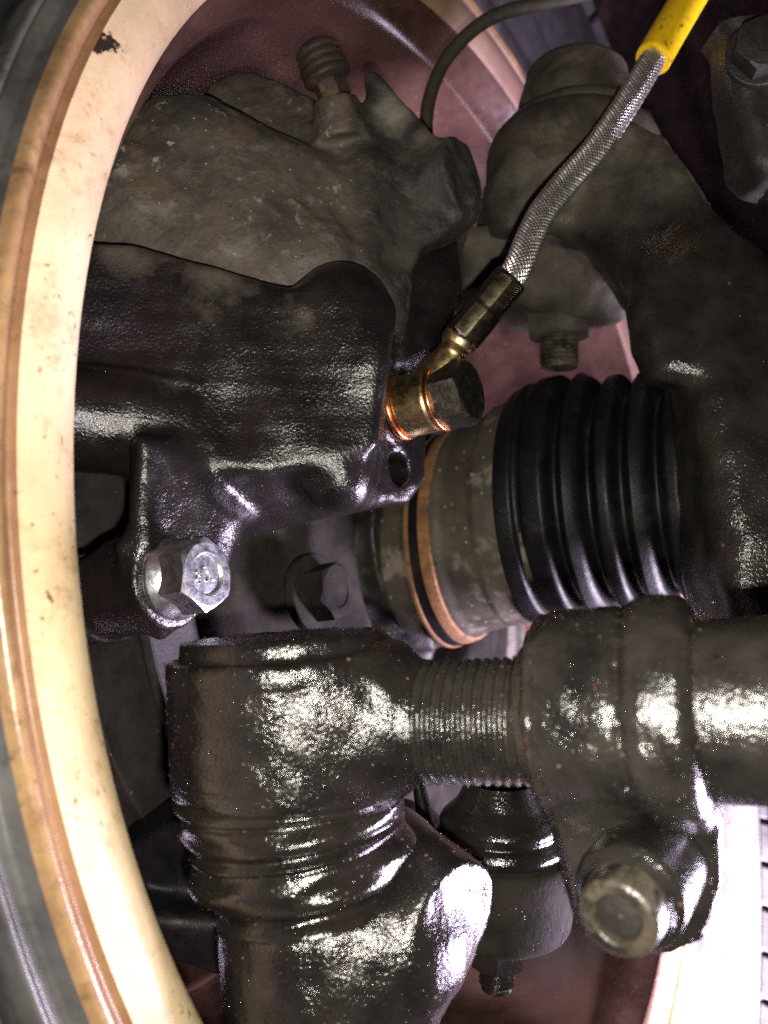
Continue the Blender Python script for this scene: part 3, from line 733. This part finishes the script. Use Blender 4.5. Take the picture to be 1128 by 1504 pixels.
cl.cut(cl.capsule(Q(838, 1262, .1195), Q(930, 1218, .1195), .0010, .0010), .0012)
cl.cut(cl.capsule(Q(930, 1218, .1195), Q(1010, 1252, .1195), .0010, .0010), .0012)
cast('clamp', cl.rough(.0002, .005, 8), m_grimy_rod, tie)
clb = tie
nb0 = P(950, 1275, .124); nb1 = P(906, 1352, .1115); nd = (nb1-nb0).normalized(); nl = (nb1-nb0).length
nut = lathe('clamp_nut', rounded([(-.004, .0), (-.004, .0078), (nl*.60, .0076), (nl*.66, .0066), (nl*.74, .0060)], .0008), nb0, nd, m_grimy_rod, clb, 48)
lathe('bolt_end', rounded([(nl*.6, .0060), (nl*.96, .0054), (nl, .0047), (nl, .0034), (nl*.95, .0030), (nl*.45, .0028), (nl*.44, .0)], .0005), nb0, nd, m_nut, nut, 40)
lathe('hole_shade_disc', [(nl*.80, 0), (nl*.80, .0030), (nl*.93, .0029), (nl*.945, .0018), (nl*.95, 0)], nb0, nd, m_dark, nut, 32)  # dark disc added inside the bolt's hole, standing in for its shade
# dust boot under the socket: stacked creases with a tilting axis
def bpath(i, n):
    s__ = i/n; return P(421+34*s__, 1120+200*s__, .1515+.001*s__)
prof = [(.0197, 0), (.0203, .25), (.0198, .4), (.0203, .6), (.0204, .9), (.0197, 1.05), (.0203, 1.25), (.0204, 1.5), (.0195, 1.7), (.0201, 1.95), (.0203, 2.4), (.0200, 2.8), (.0186, 3.1), (.0181, 3.25), (.0186, 3.45), (.0192, 3.65), (.0184, 3.85), (.0190, 4.15), (.0199, 4.6), (.0200, 5.1), (.0194, 5.5), (.0180, 5.85), (.0166, 6.1), (.0162, 6.4), (.0168, 6.7), (.0172, 7.0)]
vs = []; fs = []; seg = 96
pts = [(r, h_/7) for r, h_ in prof]
fine = catmull([(r, h_, 0) for r, h_ in pts], 4)
for i, (r, s__, _) in enumerate(fine):
    c = bpath(s__, 1.0); tilt = -.02-.20*min(1, s__*1.6)*(1-.4*s__)
    nn = Vector((tilt, .06, 1)).normalized(); uu = Vector((1, 0, -tilt)).normalized(); vv = nn.cross(uu)
    for j in range(seg):
        a = 2*math.pi*j/seg
        q = r*(1+.012*math.sin(2*a+s__*11)+.007*math.sin(5*a-s__*23)+.004*math.sin(9*a+s__*41)) + .0005*math.sin(3*a+2)*math.sin(s__*30)
        vs.append(c+uu*(q*math.cos(a))+vv*(q*math.sin(a)))
for i in range(len(fine)-1):
    for j in range(seg):
        k2 = (j+1) % seg; fs.append((i*seg+j, (i+1)*seg+j, (i+1)*seg+k2, i*seg+k2))
mesh('dust_boot', vs, fs, m_rubber, tie, True, 0, label='creased greasy rubber boot')

# ------------------------------------------------------------------ steering arm under the boot
lo, hi = bounds(Q(280, 1250, .13), Q(730, 1250, .19), Q(280, 1700, .13), Q(730, 1700, .19), pad=.004)
s3 = Field(lo, hi, .0008)
s3.add(s3.cyl(Q(462, 1318, .155), Q(520, 1720, .150), .0175, .0185, .002), 0)
s3.add(s3.capsule(Q(478, 1420, .155), Q(590, 1385, .150), .0150, .0120), .008)
bf = Q(668, 1352, .1475); bN = np.array(dirn((.66, -.14, .72)))
s3.add(s3.cyl(bf-bN*.022, bf, .0125, .0104, .0004), .004)
s3.add(s3.capsule(Q(590, 1240, .165), Q(610, 1330, .160), .0028, .008), .006)
s3.add(s3.prism([(430, 1400), (650, 1400), (610, 1500), (560, 1600), (430, 1600)], .148, .02, rd=.004), .006)
s3.rough(.00015, .005, 12)
cast('steering_arm', s3, m_grimy, knu, 1, label='greasy steering arm with a flat bolt boss')

# ------------------------------------------------------------------ lower control arm with its ball joint
lca = thing('lower_control_arm', 'black lower control arm and ball joint behind the tie rod boot', 'control arm', P(700, 1360, .215))
lo, hi = bounds(Q(140, 1130, .19), Q(900, 1130, .26), Q(140, 1480, .19), Q(900, 1480, .26), pad=.004)
a2 = Field(lo, hi, .0011)
a2.add(a2.prism([(150, 1262), (205, 1228), (262, 1190), (420, 1180), (620, 1230), (640, 1330), (560, 1400), (330, 1430), (240, 1330), (150, 1300)], .208, .03, gz=-.3, rd=.004), 0)
a2.add(a2.prism([(200, 1330), (330, 1350), (500, 1400), (500, 1460), (320, 1450), (240, 1420)], .2, .03, gz=-.3, rd=.004), .004)
cast('arm_body', a2.rough(.0003, .007, 15), m_boot, lca)
lv = (P(733, 1150, .20)-P(728, 1440, .2)).normalized()
lo_ = P(731, 1356, .203)
lathe('ball_joint_housing', rounded([(-.001, 0), (-.001, .0155), (.001, .0172), (.006, .0176), (.016, .0178), (.0175, .0170), (.0185, .0140)], .0014, 4), lo_, lv, m_hub, lca, 72)
lathe('ball_joint_boot', rounded([(.0178, .0150), (.0195, .0158), (.0215, .0150), (.0225, .0138), (.0245, .0145), (.0262, .0136), (.029, .0105), (.034, .008)], .001, 4), lo_, lv, m_rubber, lca, 72)
a3 = Field(*bounds(Q(590, 1130, .19), Q(860, 1380, .24), Q(590, 1380, .19), pad=.004), .0011)
a3.add(a3.prism([(605, 1150), (618, 1140), (640, 1220), (700, 1290), (840, 1300), (840, 1356), (760, 1370), (690, 1330), (620, 1270)], .207, .02, rd=.003), 0)
cast('boss', a3, m_boot, lca)
vs, fs = hexbolt_geo(lo_-lv*.001, -lv, .0118, .0088, rot=.1309)
mesh('castellated_nut', vs, fs, m_rubber, lca, True, 25)
pr = [(-.008, .0042)]
for i in range(5): pr += [(-.0095-i*.0011, .0043), (-.0100-i*.0011, .0038)]
pr += [(-.0155, .0036), (-.016, 0)]
lathe('stud', list(reversed(pr)), lo_, lv, m_rubber, lca, 32)

# ------------------------------------------------------------------ wheel speed sensor cable
sp = catmull([P(x, y, D) for x, y, D in [(628, 210, .262), (626, 180, .262), (632, 140, .262), (652, 92, .262), (690, 48, .262), (735, 20, .262), (800, 4, .262), (880, -14, .262), (980, -40, .262)]], 14)
v1, f1 = tube_geo(resample(sp, .0008)[0], .0021, 16)
cb = mesh('sensor_cable', v1, f1, m_cable, None); cb['label'] = 'thin dusty black sensor cable arching above the caliper'; cb['category'] = 'cable'

# ------------------------------------------------------------------ bracket with bolt at the upper right
bk = thing('strut_bracket', 'dark dirty bracket with a hex bolt beside the yellow hose sleeve', 'bracket', P(1120, 120, .22))
lo, hi = bounds(Q(1000, -80, .19), Q(1260, 300, .25), pad=.004)
k2 = Field(lo, hi, .0009)
k2.add(k2.prism([(1040, -60), (1050, 0), (1078, 40), (1082, 110), (1100, 190), (1104, 235), (1128, 262), (1250, 280), (1250, -60)], .222, .02, gx=-.1, rd=.004), 0)
cast('bracket_casting', k2.rough(.0003, .007, 20), m_dark, bk)
ko = P(1112, 82, .2195); kd = dirn((-.15, .0, 1))
vs, fs = hexbolt_geo(ko, kd, .0125, .0075, rot=.2618)
kb = mesh('bracket_bolt', vs, fs, m_dark, bk, True, 25)
lathe('washer', rounded([(-.001, 0), (-.001, .0082), (.0014, .0082), (.0016, .005)], .0004), ko, kd, m_dark, kb, 48)

# ------------------------------------------------------------------ grit and oil droplets stuck to the greasy parts
m_drop = M('oil bead'); m_drop.color((.030, .024, .017)); m_drop.rough(.07); m_drop.spec(.8); m_drop = m_drop.m
m_grit = oily('dry grit', (.025, .019, .013), (.085, .062, .038), 900, .0001, (.3, .6), .5)
ico = bmesh.new(); bmesh.ops.create_icosphere(ico, subdivisions=1, radius=1); ico.verts.ensure_lookup_table()
IV = np.array([v.co[:] for v in ico.verts]); IF = np.array([[v.index for v in f.verts] for f in ico.faces]); ico.free()
def beads(o, n, rmin, rmax, mat, name, seed):
    rs = np.random.RandomState(seed); me = o.data; k = len(me.polygons)
    ar = np.zeros(k); me.polygons.foreach_get('area', ar); ce = np.zeros(k*3); me.polygons.foreach_get('center', ce); ce = ce.reshape(-1, 3)
    no = np.zeros(k*3); me.polygons.foreach_get('normal', no); no = no.reshape(-1, 3)
    w0 = root_of(o); wp = ce+np.array(w0); vis = ((np.array([0, 0, H])-wp)*no).sum(1) > -.3*np.linalg.norm(wp-np.array([0, 0, H]), axis=1)
    wt = ar*vis; pick = rs.choice(k, n, p=wt/wt.sum())
    rad = rmin+(rmax-rmin)*rs.rand(n)**3
    jit = rs.normal(size=(n, 3))*np.sqrt(ar[pick])[:, None]*.3
    c = wp[pick]+jit; nn = no[pick]
    v = c[:, None]+rad[:, None, None]*(IV[None]-.45*(IV@nn.T).T[:, :, None]*nn[:, None])
    f = (IF[None]+len(IV)*np.arange(n)[:, None, None]).reshape(-1, 3)
    q = mesh(name, v.reshape(-1, 3), f.tolist(), mat, o.parent if o.parent.parent is None else o.parent, True, 0); q['kind'] = 'stuff'
    return q
def part(root, name): return next(c for c in root.children if c.name.split('.')[0] == name)
for i, (rt, nm, nd_, ng) in enumerate([(tie, 'socket_housing', 1500, 50), (tie, 'clamp', 2200, 70), (tie, 'adjuster_tube', 1400, 40), (tie, 'threaded_shank', 800, 30), (tie, 'dust_boot', 420, 40), (knu, 'steering_arm', 900, 60), (lca, 'ball_joint_boot', 160, 20), (lca, 'ball_joint_housing', 160, 20)]):
    o = part(rt, nm)
    beads(o, nd_, .00008, .00030, m_drop, 'oil_beads', 100+i); beads(o, ng, .00009, .00036, m_grit, 'grit', 200+i)
beads(part(cal, 'cylinder_housing'), 900, .00007, .00024, m_drop, 'oil_beads', 301)
beads(part(arm, 'arm_casting'), 500, .00009, .0003, m_drop, 'oil_beads', 302)
beads(part(cal, 'bridge'), 500, .00010, .00045, m_grit, 'grit', 303)
beads(part(ds, 'joint_housing'), 220, .00012, .00045, m_grit, 'grit', 304)
